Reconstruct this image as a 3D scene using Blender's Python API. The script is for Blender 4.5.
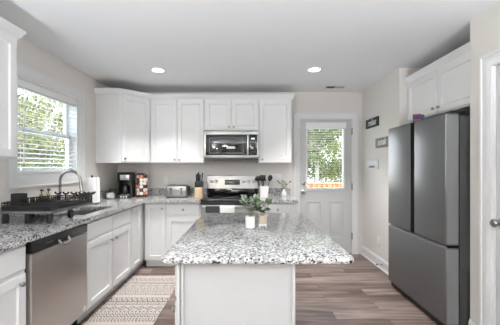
import bpy, bmesh, math, random
from mathutils import Vector, Matrix
R = math.radians
PI = math.pi
random.seed(7)
scene = bpy.context.scene
for o in list(bpy.data.objects): bpy.data.objects.remove(o)
C = scene.collection

# ------------------------------------------------------------------ camera
F = 281.0
cam_d = bpy.data.cameras.new('camera')
cam = bpy.data.objects.new('camera', cam_d); C.objects.link(cam)
cam.location = (0, 0, 1.318); cam.rotation_euler = (R(90), 0, 0)
cam_d.sensor_width = 36; cam_d.lens = F/500*36
cam_d.shift_x = 2/500; cam_d.shift_y = 4.5/500
cam_d.clip_start = .05
scene.camera = cam
# ------------------------------------------------------------------ world, sun, exposure
w = bpy.data.worlds.new('sky'); scene.world = w; w.use_nodes = True
nt = w.node_tree; bg = nt.nodes['Background']
tc = nt.nodes.new('ShaderNodeTexCoord'); sp = nt.nodes.new('ShaderNodeSeparateXYZ'); rp = nt.nodes.new('ShaderNodeValToRGB')
nt.links.new(tc.outputs['Generated'], sp.inputs[0]); nt.links.new(sp.outputs['Z'], rp.inputs[0]); nt.links.new(rp.outputs[0], bg.inputs[0])
rp.color_ramp.elements[0].position = .0; rp.color_ramp.elements[0].color = (.95, .98, 1, 1)
rp.color_ramp.elements[1].position = .8; rp.color_ramp.elements[1].color = (.55, .72, 1, 1)
bg.inputs[1].default_value = 4.2
sd = bpy.data.lights.new('sun', 'SUN'); sd.energy = 4; sd.angle = R(1.5); sd.color = (1, .95, .85)
so = bpy.data.objects.new('sun', sd); C.objects.link(so)
so.rotation_euler = Vector((-.06, .55, -.83)).to_track_quat('-Z', 'Y').to_euler()
def area(name, loc, target, sx, sy, power, col):
    d = bpy.data.lights.new(name, 'AREA'); d.shape = 'RECTANGLE'; d.size = sx; d.size_y = sy; d.energy = power; d.color = col
    o = bpy.data.objects.new(name, d); C.objects.link(o); o.location = loc
    o.rotation_euler = (Vector(target)-Vector(loc)).to_track_quat('-Z', 'Y').to_euler(); return o
area('rear_fill', (-.1, -6.12, 1.3), (-.1, 0, 1.3), 1.9, .9, 10, (.88, .95, 1))  # added area fill outside the unseen rear opening
scene.view_settings.view_transform = 'Standard'; scene.view_settings.look = 'None'
scene.view_settings.gamma = 1; scene.view_settings.use_curve_mapping = False
scene.view_settings.exposure = 0.66

# ------------------------------------------------------------------ mesh helpers
class MB:
    def __init__(s): s.v = []; s.f = []
    def add(s, vs, fs):
        n = len(s.v); s.v += [tuple(p) for p in vs]; s.f += [tuple(i+n for i in f) for f in fs]; return s
    def box(s, x0, y0, z0, x1, y1, z1, bev=0, seg=2):
        x0, x1 = sorted((x0, x1)); y0, y1 = sorted((y0, y1)); z0, z1 = sorted((z0, z1))
        vs = [(x, y, z) for z in (z0, z1) for y in (y0, y1) for x in (x0, x1)]
        fs = [(0,2,3,1),(4,5,7,6),(0,1,5,4),(2,6,7,3),(0,4,6,2),(1,3,7,5)]
        if not bev: return s.add(vs, fs)
        bm = bmesh.new(); bv = [bm.verts.new(p) for p in vs]
        for f in fs: bm.faces.new([bv[i] for i in f])
        bmesh.ops.bevel(bm, geom=bm.edges[:], offset=bev, segments=seg, profile=.5, affect='EDGES')
        bm.verts.index_update()
        s.add([v.co[:] for v in bm.verts], [[v.index for v in f.verts] for f in bm.faces]); bm.free(); return s
    def poly(s, pts, z0, z1):
        n = len(pts)
        a = sum(pts[i][0]*pts[(i+1) % n][1]-pts[(i+1) % n][0]*pts[i][1] for i in range(n))
        if a < 0: pts = pts[::-1]
        vs = [(x, y, z0) for x, y in pts]+[(x, y, z1) for x, y in pts]
        return s.add(vs, [tuple(range(n))[::-1], tuple(range(n, 2*n))]+[(i, (i+1) % n, (i+1) % n+n, i+n) for i in range(n)])
    def rings(s, x0, z0, x1, z1, rl, cap0=True, cap1=True):
        vs = []; fs = []
        for ins, y in rl: vs += [(x0+ins, y, z0+ins), (x1-ins, y, z0+ins), (x1-ins, y, z1-ins), (x0+ins, y, z1-ins)]
        for k in range(len(rl)-1):
            for i in range(4):
                a = 4*k+i; b = 4*k+(i+1) % 4; fs.append((a, b, b+4, a+4))
        if cap0: fs.append((3, 2, 1, 0))
        if cap1: m = 4*(len(rl)-1); fs.append((m, m+1, m+2, m+3))
        return s.add(vs, fs)
    def lathe(s, prof, c=(0, 0, 0), n=24, mtx=None):
        vs = []; fs = []
        for r, z in prof:
            for i in range(n):
                a = 2*PI*i/n; p = Vector((r*math.cos(a), r*math.sin(a), z))
                if mtx: p = mtx @ p
                vs.append((p.x+c[0], p.y+c[1], p.z+c[2]))
        for k in range(len(prof)-1):
            for i in range(n): fs.append((k*n+i, k*n+(i+1) % n, (k+1)*n+(i+1) % n, (k+1)*n+i))
        if prof[0][0] > 1e-5: fs.append(tuple(range(n))[::-1])
        if prof[-1][0] > 1e-5: m = (len(prof)-1)*n; fs.append(tuple(range(m, m+n)))
        return s.add(vs, fs)
    def cyl(s, r, z0, z1, c=(0, 0, 0), n=20, mtx=None): return s.lathe([(r, z0), (r, z1)], c, n, mtx)
    def tube(s, pts, r, n=8):
        pts = [Vector(p) for p in pts]; rr = r if isinstance(r, (list, tuple)) else [r]*len(pts)
        vs = []; fs = []; up = None
        for i, p in enumerate(pts):
            t = (pts[min(i+1, len(pts)-1)]-pts[max(i-1, 0)]).normalized()
            if up is None: up = t.orthogonal().normalized()
            up = (up-t*up.dot(t)).normalized(); sd_ = t.cross(up)
            for k in range(n):
                a = 2*PI*k/n; q = p+(up*math.cos(a)+sd_*math.sin(a))*rr[i]; vs.append(q[:])
        for i in range(len(pts)-1):
            for k in range(n): fs.append((i*n+k, i*n+(k+1) % n, (i+1)*n+(k+1) % n, (i+1)*n+k))
        fs.append(tuple(range(n))[::-1]); m = (len(pts)-1)*n; fs.append(tuple(range(m, m+n)))
        return s.add(vs, fs)
    def sweep(s, path, prof, side=1, closed=False):
        # path: 2D points in xy; prof: closed loop of (outward offset, z)
        n = len(path); m = len(prof); vs = []; fs = []
        P2 = [Vector(p) for p in path]
        for i in range(n):
            if closed: a = (P2[i]-P2[i-1]).normalized(); b = (P2[(i+1) % n]-P2[i]).normalized()
            else:
                a = (P2[i]-P2[i-1]).normalized() if i > 0 else (P2[1]-P2[0]).normalized()
                b = (P2[i+1]-P2[i]).normalized() if i < n-1 else a
            na = Vector((a.y, -a.x))*side; nb = Vector((b.y, -b.x))*side
            mt = (na+nb).normalized(); mt /= max(.3, mt.dot(na))
            for d, z in prof: vs.append((P2[i].x+mt.x*d, P2[i].y+mt.y*d, z))
        for i in range(n if closed else n-1):
            j = (i+1) % n
            for k in range(m): fs.append((i*m+k, i*m+(k+1) % m, j*m+(k+1) % m, j*m+k))
        if not closed: fs.append(tuple(range(m))[::-1]); fs.append(tuple(range((n-1)*m, n*m)))
        return s.add(vs, fs)
    def xf(s, M):
        s.v = [tuple(M @ Vector(p)) for p in s.v]; return s
def obj(name, mb, mat, parent=None, loc=None, rotz=0, smooth=True):
    me = bpy.data.meshes.new(name); me.from_pydata(mb.v, [], mb.f); me.update()
    bm = bmesh.new(); bm.from_mesh(me); bmesh.ops.recalc_face_normals(bm, faces=bm.faces[:]); bm.to_mesh(me); bm.free()
    if smooth: me.shade_smooth(); me.set_sharp_from_angle(angle=R(35))
    me.materials.append(mat)
    o = bpy.data.objects.new(name, me); C.objects.link(o)
    if parent: o.parent = parent
    if loc: o.location = loc
    if rotz: o.rotation_euler.z = rotz
    return o
def tag(o, label, cat, group=None):
    o['label'] = label; o['category'] = cat
    if group: o['group'] = group
    return o
def thing(name, label, cat, loc=(0, 0, 0), rotz=0, group=None):
    o = bpy.data.objects.new(name, None); C.objects.link(o); o.empty_display_size = .1
    o.location = loc; o.rotation_euler.z = rotz
    return tag(o, label, cat, group)
def struct(name, mb, mat):
    o = obj(name, mb, mat); o['kind'] = 'structure'; return o
def copy_tree(o, parent=None):
    kids = [c for c in bpy.data.objects if c.parent == o]
    c = o.copy(); C.objects.link(c)
    if parent: c.parent = parent
    for k in kids: copy_tree(k, c)
    return c
def recenter(o):
    """move a top-level mesh's origin to its own base"""
    vs = [v.co for v in o.data.vertices]
    c = Vector(((min(v.x for v in vs)+max(v.x for v in vs))/2, (min(v.y for v in vs)+max(v.y for v in vs))/2, min(v.z for v in vs)))
    o.data.transform(Matrix.Translation(-c)); o.location = c; return o

# ------------------------------------------------------------------ materials
def mat(name, col, rough=.5, metal=0, noise=0, nscale=20, bump=0, stretch=None, coat=0, spec=None):
    m = bpy.data.materials.new(name); m.use_nodes = True; n = m.node_tree.nodes; l = m.node_tree.links
    b = n['Principled BSDF']; b.inputs['Base Color'].default_value = (*col, 1); b.inputs['Roughness'].default_value = rough; b.inputs['Metallic'].default_value = metal
    if coat: b.inputs['Coat Weight'].default_value = coat; b.inputs['Coat Roughness'].default_value = .05
    if spec is not None: b.inputs['Specular IOR Level'].default_value = spec
    t = n.new('ShaderNodeTexCoord'); mp = n.new('ShaderNodeMapping'); nz = n.new('ShaderNodeTexNoise')
    l.new(t.outputs['Object'], mp.inputs[0]); l.new(mp.outputs[0], nz.inputs['Vector']); nz.inputs['Scale'].default_value = nscale; nz.inputs['Detail'].default_value = 4
    if stretch: mp.inputs['Scale'].default_value = stretch
    k = noise if noise else .02
    mx = n.new('ShaderNodeMix'); mx.data_type = 'RGBA'
    mx.inputs['A'].default_value = (*[c*(1-k) for c in col], 1); mx.inputs['B'].default_value = (*[min(1, c*(1+k)) for c in col], 1)
    l.new(nz.outputs['Fac'], mx.inputs['Factor']); l.new(mx.outputs['Result'], b.inputs['Base Color'])
    if bump:
        bp = n.new('ShaderNodeBump'); bp.inputs['Strength'].default_value = bump; bp.inputs['Distance'].default_value = .01
        l.new(nz.outputs['Fac'], bp.inputs['Height']); l.new(bp.outputs[0], b.inputs['Normal'])
    return m
M = {}
M['wall'] = mat('wall_paint', (.725, .695, .662), .85, noise=.015, nscale=60, bump=.02)
M['ceiling'] = mat('ceiling_paint', (.85, .855, .87), .9, noise=.01, nscale=80, bump=.02)
M['trim'] = mat('trim_white', (.76, .76, .765), .4)
M['cab'] = mat('cabinet_white', (.78, .78, .785), .38)
M['island'] = mat('island_white_toned_down', (.48, .48, .49), .45)  # cabinet white darkened to offset excess light on the island front
M['inside'] = mat('vent_slat_grey', (.45, .45, .45), .7)  # even grey for the ceiling vent slats
M['doorpaint'] = mat('door_paint', (.58, .58, .585), .42)
M['steel'] = mat('stainless_steel', (.34, .335, .33), .30, .95, noise=.08, nscale=6, stretch=(1, 1, 60))
M['steelh'] = mat('brushed_steel', (.46, .455, .45), .3, .95, noise=.06, nscale=6, stretch=(60, 60, 1))
M['dwsteel'] = mat('dishwasher_steel', (.55, .52, .50), .30, .9, noise=.07, nscale=5, stretch=(60, 60, 1))
M['nickel'] = mat('brushed_nickel', (.36, .35, .34), .28, 1)
M['fridge'] = mat('slate_steel', (.20, .203, .208), .36, .7, noise=.05, nscale=5, stretch=(60, 60, 1))
M['fridgeside'] = mat('door_edge_grey', (.28, .285, .29), .4, .5)
M['fridgebody'] = mat('fridge_body_dark', (.055, .056, .06), .5)
M['black'] = mat('black_plastic', (.012, .012, .013), .35)
M['blackwire'] = mat('black_coated_wire', (.010, .010, .011), .4)
M['tray'] = mat('grey_drain_tray', (.14, .15, .16), .25)
M['blackglass'] = mat('black_glass', (.006, .006, .007), .04, spec=.8)
M['mwglass'] = mat('microwave_glass', (.02, .02, .02), .03, spec=1.0)
M['white'] = mat('white_ceramic', (.86, .86, .85), .25)
M['plastic'] = mat('white_plastic', (.82, .81, .79), .4)
M['paper'] = mat('paper_towel', (.88, .88, .88), .95, bump=.15, nscale=150)
M['wood'] = mat('light_wood', (.60, .44, .28), .45, noise=.15, nscale=8, stretch=(1, 1, 8))
M['terracotta'] = mat('beige_clay', (.58, .48, .38), .7, noise=.05)
M['soil'] = mat('soil', (.05, .035, .025), .95, noise=.4, nscale=200, bump=.4)
M['leafA'] = mat('pale_green_leaf', (.26, .31, .23), .55, noise=.3, nscale=30)
M['leafB'] = mat('deep_green_leaf', (.07, .13, .05), .4, noise=.4, nscale=30)
M['stem'] = mat('plant_stem', (.20, .20, .11), .6)
M['amber'] = mat('dark_bottle', (.02, .012, .01), .15)
M['gold'] = mat('gold_collar', (.62, .42, .16), .3, .9)
M['towel_dark'] = mat('charcoal_cloth', (.05, .05, .055), .95, bump=.3, nscale=200)
M['towel_white'] = mat('white_cloth', (.80, .80, .78), .95, bump=.3, nscale=200)
M['blind'] = mat('blind_white', (.86, .86, .86), .5)
M['jar'] = mat('grey_glass_jar', (.45, .46, .48), .12)
M['sign_black'] = mat('sign_black', (.035, .033, .03), .6)
M['sign_grey'] = mat('sign_grey', (.24, .23, .21), .7, noise=.25, nscale=30)
M['sign_white'] = mat('sign_white', (.78, .78, .78), .6)
M['blue'] = mat('box_blue', (.012, .025, .11), .5)
M['red'] = mat('box_red', (.42, .05, .05), .5)
M['pale'] = mat('box_pale', (.55, .68, .82), .4)
M['podA'] = mat('pod_orange', (.75, .25, .12), .5)
M['podB'] = mat('pod_cream', (.85, .80, .76), .5)
M['podC'] = mat('pod_brown', (.12, .05, .035), .5)
M['fence'] = mat('cedar_wood', (.42, .22, .09), .7, noise=.2, nscale=5)
M['bark'] = mat('grey_bark', (.36, .33, .28), .9, noise=.3, nscale=12, bump=.4)
M['grass'] = mat('lawn', (.16, .26, .07), .95, noise=.4, nscale=3)
M['dark'] = mat('recess_shade_black', (.01, .01, .01), .9, spec=.1)  # black that stands in for shade between the fridge doors

def emis(name, col, s):
    m = bpy.data.materials.new(name); m.use_nodes = True; b = m.node_tree.nodes['Principled BSDF']
    b.inputs['Base Color'].default_value = (.9, .9, .9, 1); b.inputs['Emission Color'].default_value = (*col, 1); b.inputs['Emission Strength'].default_value = s; return m
M['lamp'] = emis('lamp_lens', (1, .95, .88), 6)
M['bulb'] = emis('warm_bulb', (1, .82, .55), 30)
M['clock'] = emis('clock_digits', (.6, .9, 1), .25)

def leafmat(name, c0, c1):
    m = bpy.data.materials.new(name); m.use_nodes = True; n = m.node_tree.nodes; l = m.node_tree.links
    b = n['Principled BSDF']; b.inputs['Roughness'].default_value = .5
    t = n.new('ShaderNodeNewGeometry'); rp = n.new('ShaderNodeValToRGB')
    l.new(t.outputs['Random Per Island'], rp.inputs[0]); l.new(rp.outputs[0], b.inputs['Base Color'])
    rp.color_ramp.elements[0].color = (*c0, 1); rp.color_ramp.elements[1].color = (*c1, 1)
    tr = n.new('ShaderNodeBsdfTranslucent'); l.new(rp.outputs[0], tr.inputs[0]); mx = n.new('ShaderNodeMixShader'); mx.inputs[0].default_value = .35
    l.new(b.outputs[0], mx.inputs[1]); l.new(tr.outputs[0], mx.inputs[2]); l.new(mx.outputs[0], n['Material Output'].inputs[0]); return m
M['tree'] = leafmat('garden_leaves', (.04, .055, .015), (.44, .42, .17))
M['tree2'] = leafmat('shade_tree_leaves', (.02, .03, .012), (.26, .30, .12))

def glassmat():
    m = bpy.data.materials.new('window_glass'); m.use_nodes = True; n = m.node_tree.nodes; l = m.node_tree.links
    for x in list(n):
        if x.type != 'OUTPUT_MATERIAL': n.remove(x)
    fr = n.new('ShaderNodeFresnel'); ge = n.new('ShaderNodeNewGeometry'); ma = n.new('ShaderNodeMath'); ma.operation = 'MULTIPLY_ADD'; ma.inputs[1].default_value = 1/1.45-1.45; ma.inputs[2].default_value = 1.45; l.new(ge.outputs['Backfacing'], ma.inputs[0]); l.new(ma.outputs[0], fr.inputs[0]); a = n.new('ShaderNodeBsdfTransparent'); g = n.new('ShaderNodeBsdfGlossy'); g.inputs['Roughness'].default_value = .01
    nz = n.new('ShaderNodeTexNoise'); nz.inputs['Scale'].default_value = 2
    mr = n.new('ShaderNodeMapRange'); mr.inputs['To Min'].default_value = .96; mr.inputs['To Max'].default_value = 1; l.new(nz.outputs['Fac'], mr.inputs['Value']); l.new(mr.outputs[0], a.inputs[0])
    mx = n.new('ShaderNodeMixShader'); l.new(fr.outputs[0], mx.inputs[0]); l.new(a.outputs[0], mx.inputs[1]); l.new(g.outputs[0], mx.inputs[2])
    l.new(mx.outputs[0], n['Material Output'].inputs[0]); return m
M['glass'] = glassmat()

def granite():
    m = bpy.data.materials.new('speckled_granite'); m.use_nodes = True; n = m.node_tree.nodes; l = m.node_tree.links
    b = n['Principled BSDF']; b.inputs['Roughness'].default_value = .13; b.inputs['Specular IOR Level'].default_value = .55; b.inputs['Coat Weight'].default_value = .15; b.inputs['Coat Roughness'].default_value = .05
    t = n.new('ShaderNodeTexCoord'); nz = n.new('ShaderNodeTexNoise'); nz.inputs['Scale'].default_value = 70; nz.inputs['Detail'].default_value = 2
    l.new(t.outputs['Object'], nz.inputs['Vector'])
    ad = n.new('ShaderNodeMixRGB'); ad.blend_type = 'ADD'; ad.inputs[0].default_value = .006
    l.new(t.outputs['Object'], ad.inputs[1]); l.new(nz.outputs['Color'], ad.inputs[2])
    vo = n.new('ShaderNodeTexVoronoi'); vo.inputs['Scale'].default_value = 125; l.new(ad.outputs[0], vo.inputs['Vector'])
    s = n.new('ShaderNodeSeparateColor'); l.new(vo.outputs['Color'], s.inputs[0])
    big = n.new('ShaderNodeTexNoise'); big.inputs['Scale'].default_value = 18; big.inputs['Detail'].default_value = 3; l.new(t.outputs['Object'], big.inputs['Vector'])
    mr = n.new('ShaderNodeMapRange'); mr.inputs['From Min'].default_value = .3; mr.inputs['From Max'].default_value = .7; mr.inputs['To Min'].default_value = -.09; mr.inputs['To Max'].default_value = .09; l.new(big.outputs['Fac'], mr.inputs['Value'])
    a2 = n.new('ShaderNodeMath'); a2.operation = 'ADD'; l.new(s.outputs[0], a2.inputs[0]); l.new(mr.outputs[0], a2.inputs[1])
    rp = n.new('ShaderNodeValToRGB'); r = rp.color_ramp; r.interpolation = 'CONSTANT'
    stops = [(0, (.02, .02, .022)), (.09, (.16, .16, .165)), (.17, (.25, .25, .255)), (.33, (.36, .36, .36)), (.52, (.50, .50, .50)), (.72, (.63, .63, .625))]
    r.elements[0].position = 0; r.elements[0].color = (*stops[0][1], 1); r.elements[1].position = stops[1][0]; r.elements[1].color = (*stops[1][1], 1)
    for p, c in stops[2:]: e = r.elements.new(p); e.color = (*c, 1)
    l.new(a2.outputs[0], rp.inputs[0]); l.new(rp.outputs[0], b.inputs['Base Color']); return m
M['granite'] = granite()

def floormat():
    m = bpy.data.materials.new('plank_floor'); m.use_nodes = True; n = m.node_tree.nodes; l = m.node_tree.links
    b = n['Principled BSDF']; b.inputs['Roughness'].default_value = .42
    t = n.new('ShaderNodeTexCoord'); br = n.new('ShaderNodeTexBrick'); l.new(t.outputs['Object'], br.inputs['Vector'])
    br.offset = .37; br.squash = 1; br.inputs['Scale'].default_value = 1; br.inputs['Brick Width'].default_value = 1.22; br.inputs['Row Height'].default_value = .152
    br.inputs['Mortar Size'].default_value = .0012; br.inputs['Color1'].default_value = (0, 0, 0, 1); br.inputs['Color2'].default_value = (1, 1, 1, 1); br.inputs['Mortar'].default_value = (.2, .2, .2, 1)
    mp = n.new('ShaderNodeMapping'); mp.inputs['Scale'].default_value = (1.6, 17, 1); l.new(t.outputs['Object'], mp.inputs[0])
    off = n.new('ShaderNodeMixRGB'); off.blend_type = 'ADD'; off.inputs[0].default_value = 1; l.new(mp.outputs[0], off.inputs[1])
    sc = n.new('ShaderNodeMixRGB'); sc.blend_type = 'MULTIPLY'; sc.inputs[0].default_value = 1; sc.inputs[2].default_value = (9, 9, 9, 1); l.new(br.outputs['Color'], sc.inputs[1]); l.new(sc.outputs[0], off.inputs[2])
    nz = n.new('ShaderNodeTexNoise'); nz.inputs['Scale'].default_value = 1.3; nz.inputs['Detail'].default_value = 6; nz.inputs['Distortion'].default_value = .6; l.new(off.outputs[0], nz.inputs['Vector'])
    mx = n.new('ShaderNodeMath'); mx.operation = 'MULTIPLY_ADD'; mx.inputs[1].default_value = .28; l.new(br.outputs['Color'], mx.inputs[0]); l.new(nz.outputs['Fac'], mx.inputs[2])
    rp = n.new('ShaderNodeValToRGB'); r = rp.color_ramp; r.elements[0].position = .40; r.elements[0].color = (.08, .053, .042, 1); r.elements[1].position = .90; r.elements[1].color = (.34, .27, .24, 1)
    e = r.elements.new(.64); e.color = (.185, .136, .115, 1)
    l.new(mx.outputs[0], rp.inputs[0])
    gr = n.new('ShaderNodeMixRGB'); gr.blend_type = 'MULTIPLY'; gr.inputs[2].default_value = (.45, .42, .4, 1); l.new(br.outputs['Fac'], gr.inputs[0]); l.new(rp.outputs[0], gr.inputs[1])
    l.new(gr.outputs[0], b.inputs['Base Color']); return m
M['floor'] = floormat()

# ------------------------------------------------------------------ room shell
XL, XR, YB, H = -1.98, 1.735, 4.26, 2.454
YR = -6.0; T = .14; XN = 2.50; N0, N1 = 2.195, 3.22
WY0, WY1, WZ0, WZ1 = 2.40, 3.275, 1.235, 2.11       # kitchen window opening
DX0, DX1, DZ1 = .782, 1.582, 2.05                   # exterior door opening
PY0, PY1 = 1.17, 1.995                              # right door opening
struct('floor', MB().box(XL-T, YR-T, -.1, XN+T, YB+T, 0), M['floor'])
struct('ceiling', MB().box(XL-T, YR-T, H, XN+T, YB+T, H+.15), M['ceiling'])
b = MB(); b.box(XL-T, YR, 0, XL, WY0, H); b.box(XL-T, WY1, 0, XL, YB+T, H); b.box(XL-T, WY0, 0, XL, WY1, WZ0); b.box(XL-T, WY0, WZ1, XL, WY1, H)
struct('wall_left', b, M['wall'])
b = MB(); b.box(XL, YB, 0, DX0, YB+T, H); b.box(DX1, YB, 0, XR+T, YB+T, H); b.box(DX0, YB, DZ1, DX1, YB+T, H)
struct('wall_back', b, M['wall'])
b = MB(); b.box(XR, N1, 0, XR+T, YB, H); b.box(XR+T, N1, 0, XN+T, N1+T, H)
struct('wall_right', b, M['wall'])
b = MB(); b.box(XN, N0-T, 0, XN+T, N1, H); b.box(XR, N0-T, 0, XN, N0, H)
struct('wall_niche', b, M['wall'])
b = MB(); b.box(XR, PY1, 0, XR+T, N0-T, H); b.box(XR, YR, 0, XR+T, PY0, H); b.box(XR, PY0, 2.04, XR+T, PY1, H)
b.box(XR+T+.3, PY0-.2, 0, XR+T+.34, PY1, H)
struct('wall_hall', b, M['wall'])
b = MB(); b.box(XL, YR-T, 0, -1.1, YR, H); b.box(.9, YR-T, 0, XR, YR, H); b.box(-1.1, YR-T, 1.82, .9, YR, H); b.box(-1.1, YR-T, 0, .9, YR, .8)
struct('wall_front', b, M['wall'])
# baseboards
def bprof(h=.135, t=.016): return [(0, 0), (t, 0), (t, h-.025), (t*.65, h-.018), (t*.55, h-.006), (t*.3, h), (0, h)]
def baseboard(name, path, side):
    b = MB().sweep(path, bprof(), side); b.sweep([Vector(p) for p in path], [(0, 0), (.03, 0), (.029, .012), (.022, .019), (0, .02)], side)
    return struct(name, b, M['trim'])
baseboard('baseboard_right', [(XR, YB), (XR, N1+.001)], 1)
baseboard('baseboard_hall', [(XR, N0-.002), (XR, PY1+.10)], 1)
baseboard('baseboard_left', [(XL, YR), (XL, 1.05)], 1)

# ---- window_1 on the left wall: picture-frame casing, double-hung sash
def root(name, loc=(0, 0, 0), rotz=0):
    o = bpy.data.objects.new(name, None); C.objects.link(o); o.location = loc; o.rotation_euler.z = rotz; o['kind'] = 'structure'; return o
def casing(b, x0, z0, x1, z1, w=.09, t=.022, bottom=True):
    """moulded casing in the local xz plane, front toward -y"""
    steps = [(-w, 0), (-w, -t), (-w+.014, -t), (-w+.02, -t*.7), (-.03, -t*.7), (-.022, -t*.5), (-.006, -t*.45), (0, -t*.3), (0, 0)]
    vs = []; fs = []
    for ins, y in steps:
        zz = z0+ins if bottom else z0
        vs += [(x0+ins, y, zz), (x0+ins, y, z1-ins), (x1-ins, y, z1-ins), (x1-ins, y, zz)]
    for k in range(len(steps)-1):
        for i in range(4 if bottom else 3):
            a = 4*k+i; c = 4*k+(i+1) % 4; fs.append((a, c, c+4, a+4))
    if not bottom:
        fs.append(tuple(4*k for k in range(len(steps)))); fs.append(tuple(4*k+3 for k in range(len(steps))))
    return b.add(vs, fs)
W = root('window_1', (XL, WY0, 0), R(90))            # local x -> +Y, local y -> -X (outward)
ww = WY1-WY0
obj('casing', casing(MB(), 0, WZ0, ww, WZ1, .10, .024), M['trim'], W)
b = MB(); j = .018
b.box(0, 0, WZ0, j, T, WZ1); b.box(ww-j, 0, WZ0, ww, T, WZ1); b.box(j, 0, WZ0, ww-j, T, WZ0+j); b.box(j, 0, WZ1-j, ww-j, T, WZ1)
obj('jamb', b, M['trim'], W)
zm = 1.665
def sash(z0, z1, y):
    b = MB(); s = .042
    b.box(j, y, z0, j+s, y+.03, z1); b.box(ww-j-s, y, z0, ww-j, y+.03, z1); b.box(j+s, y, z0, ww-j-s, y+.03, z0+s); b.box(j+s, y, z1-s, ww-j-s, y+.03, z1)
    o = obj('sash', b, M['trim'], W); obj('pane', MB().box(j+s, y+.012, z0+s, ww-j-s, y+.016, z1-s), M['glass'], o)
sash(WZ0+j, zm+.02, .070); sash(zm-.02, WZ1-j, .104)
# blind hanging in the window
B = thing('window_blind', 'white horizontal slat blind hanging in the kitchen window over the sink', 'blind', (XL, WY0, 0), R(90))
obj('headrail', MB().box(j+.004, .008, WZ1-.085, ww-j-.004, .060, WZ1-.020, .004), M['blind'], B)
b = MB(); nsl = 17; zt = WZ1-.10; zb = WZ0+.075
for i in range(nsl):
    z = zt-(zt-zb)*i/(nsl-1); x0 = j+.008; x1 = ww-j-.008; dz = .006
    b.add([(x0, .012, z-dz), (x1, .012, z-dz), (x1, .060, z+dz), (x0, .060, z+dz), (x0, .012, z-dz+.003), (x1, .012, z-dz+.003), (x1, .060, z+dz+.003), (x0, .060, z+dz+.003), (x0, .036, z+.005), (x1, .036, z+.005)],
          [(0, 1, 2, 3), (4, 8, 9, 5), (8, 7, 6, 9), (0, 4, 5, 1), (2, 6, 7, 3), (0, 3, 7, 8, 4), (1, 5, 9, 6, 2)])
obj('slats', b, M['blind'], B)
obj('bottom_rail', MB().box(j+.006, .014, WZ0+.022, ww-j-.006, .058, WZ0+.05, .004), M['blind'], B)
b = MB()
for x in (.12, ww/2, ww-.12):
    b.tube([(x, .012, WZ1-.08), (x, .012, WZ0+.04)], .0012, 5); b.tube([(x, .060, WZ1-.08), (x, .060, WZ0+.04)], .0012, 5)
obj('ladder_cord', b, M['blind'], B)
obj('tilt_wand', MB().tube([(.085, .004, WZ1-.09), (.085, .002, WZ0+.12)], .004, 8), M['blind'], B)

# ---- door_1: exterior half-lite door at the back
D = root('door_1', (DX0, YB, 0)); dw = DX1-DX0
obj('casing', casing(MB(), 0, 0, dw, DZ1, .088, .022, False), M['trim'], D)
b = MB(); b.box(0, .0, 0, .006, T, DZ1); b.box(dw-.006, 0, 0, dw, T, DZ1); b.box(.006, 0, DZ1-.006, dw-.006, T, DZ1)
obj('jamb', b, M['trim'], D)
gx0, gx1, gz0, gz1 = .125, .665, .985, 1.905
y0 = .018; b = MB(); e = .008
for a in ((e, .012, gx0, DZ1-e), (gx1, .012, dw-e, DZ1-e), (gx0, .012, gx1, gz0), (gx0, gz1, gx1, DZ1-e)): b.box(a[0], y0, a[1], a[2], y0+.044, a[3])
for px0, px1 in ((.105, .335), (.455, .685)):
    b.rings(px0, .23, px1, .80, [(0, y0), (.004, y0-.007), (.016, y0-.007), (.022, y0-.001)], False, False)
    b.rings(px0+.05, .28, px1-.05, .75, [(0, y0), (.012, y0-.006)], False, True)
obj('slab', b, M['doorpaint'], D)
b = MB(); b.rings(gx0-.028, gz0-.028, gx1+.028, gz1+.028, [(0, y0), (0, y0-.012), (.022, y0-.012), (.028, y0+.01)], False, False)
obj('lite_frame', b, M['trim'], D)
obj('pane', MB().box(gx0, y0+.018, gz0, gx1, y0+.022, gz1), M['glass'], D)
obj('blind_valance', MB().box(gx0-.035, y0-.045, gz1-.005, gx1+.035, y0-.004, gz1+.085, .006), M['blind'], D)
b = MB(); k = 26
for i in range(k):
    z = gz0+.02+(gz1-gz0-.03)*i/(k-1); b.box(gx0+.006, y0-.024, z, gx1-.006, y0-.002, z+.0016)
b.box(gx0+.004, y0-.026, gz0-.002, gx1-.004, y0-.003, gz0+.014)
for x in (gx0+.06, gx1-.06): b.tube([(x, y0-.014, gz0), (x, y0-.014, gz1)], .001, 5)
obj('blind', b, M['blind'], D)
def rosette_knob(parent, x, z, y, knob=True, name='door_knob'):
    m = Matrix.Rotation(R(90), 4, 'X')    # lathe axis -> -y
    pr = [(.032, 0), (.032, .006), (.026, .010)]
    pr += [(.011, .014), (.010, .034), (.018, .040), (.027, .050), (.028, .060), (.020, .070), (0, .073)] if knob else [(.024, .016), (.022, .022), (.008, .026), (.006, .036), (0, .037)]
    return obj(name, MB().lathe(pr, (x, y, z), 24, m), M['nickel'], parent)
rosette_knob(D, .060, .935, y0); rosette_knob(D, .060, 1.068, y0, False, 'deadbolt')
for z in (.27, 1.02, 1.86):
    b = MB(); b.cyl(.0075, z-.05, z+.05, (dw-.003, -.005, 0), 12); b.box(dw-.012, y0-.003, z-.05, dw-.001, y0, z+.05); obj('hinge', b, M['nickel'], D)
obj('threshold', MB().box(.006, .004, 0, dw-.006, T, .014, .003), M['nickel'], D)

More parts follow.
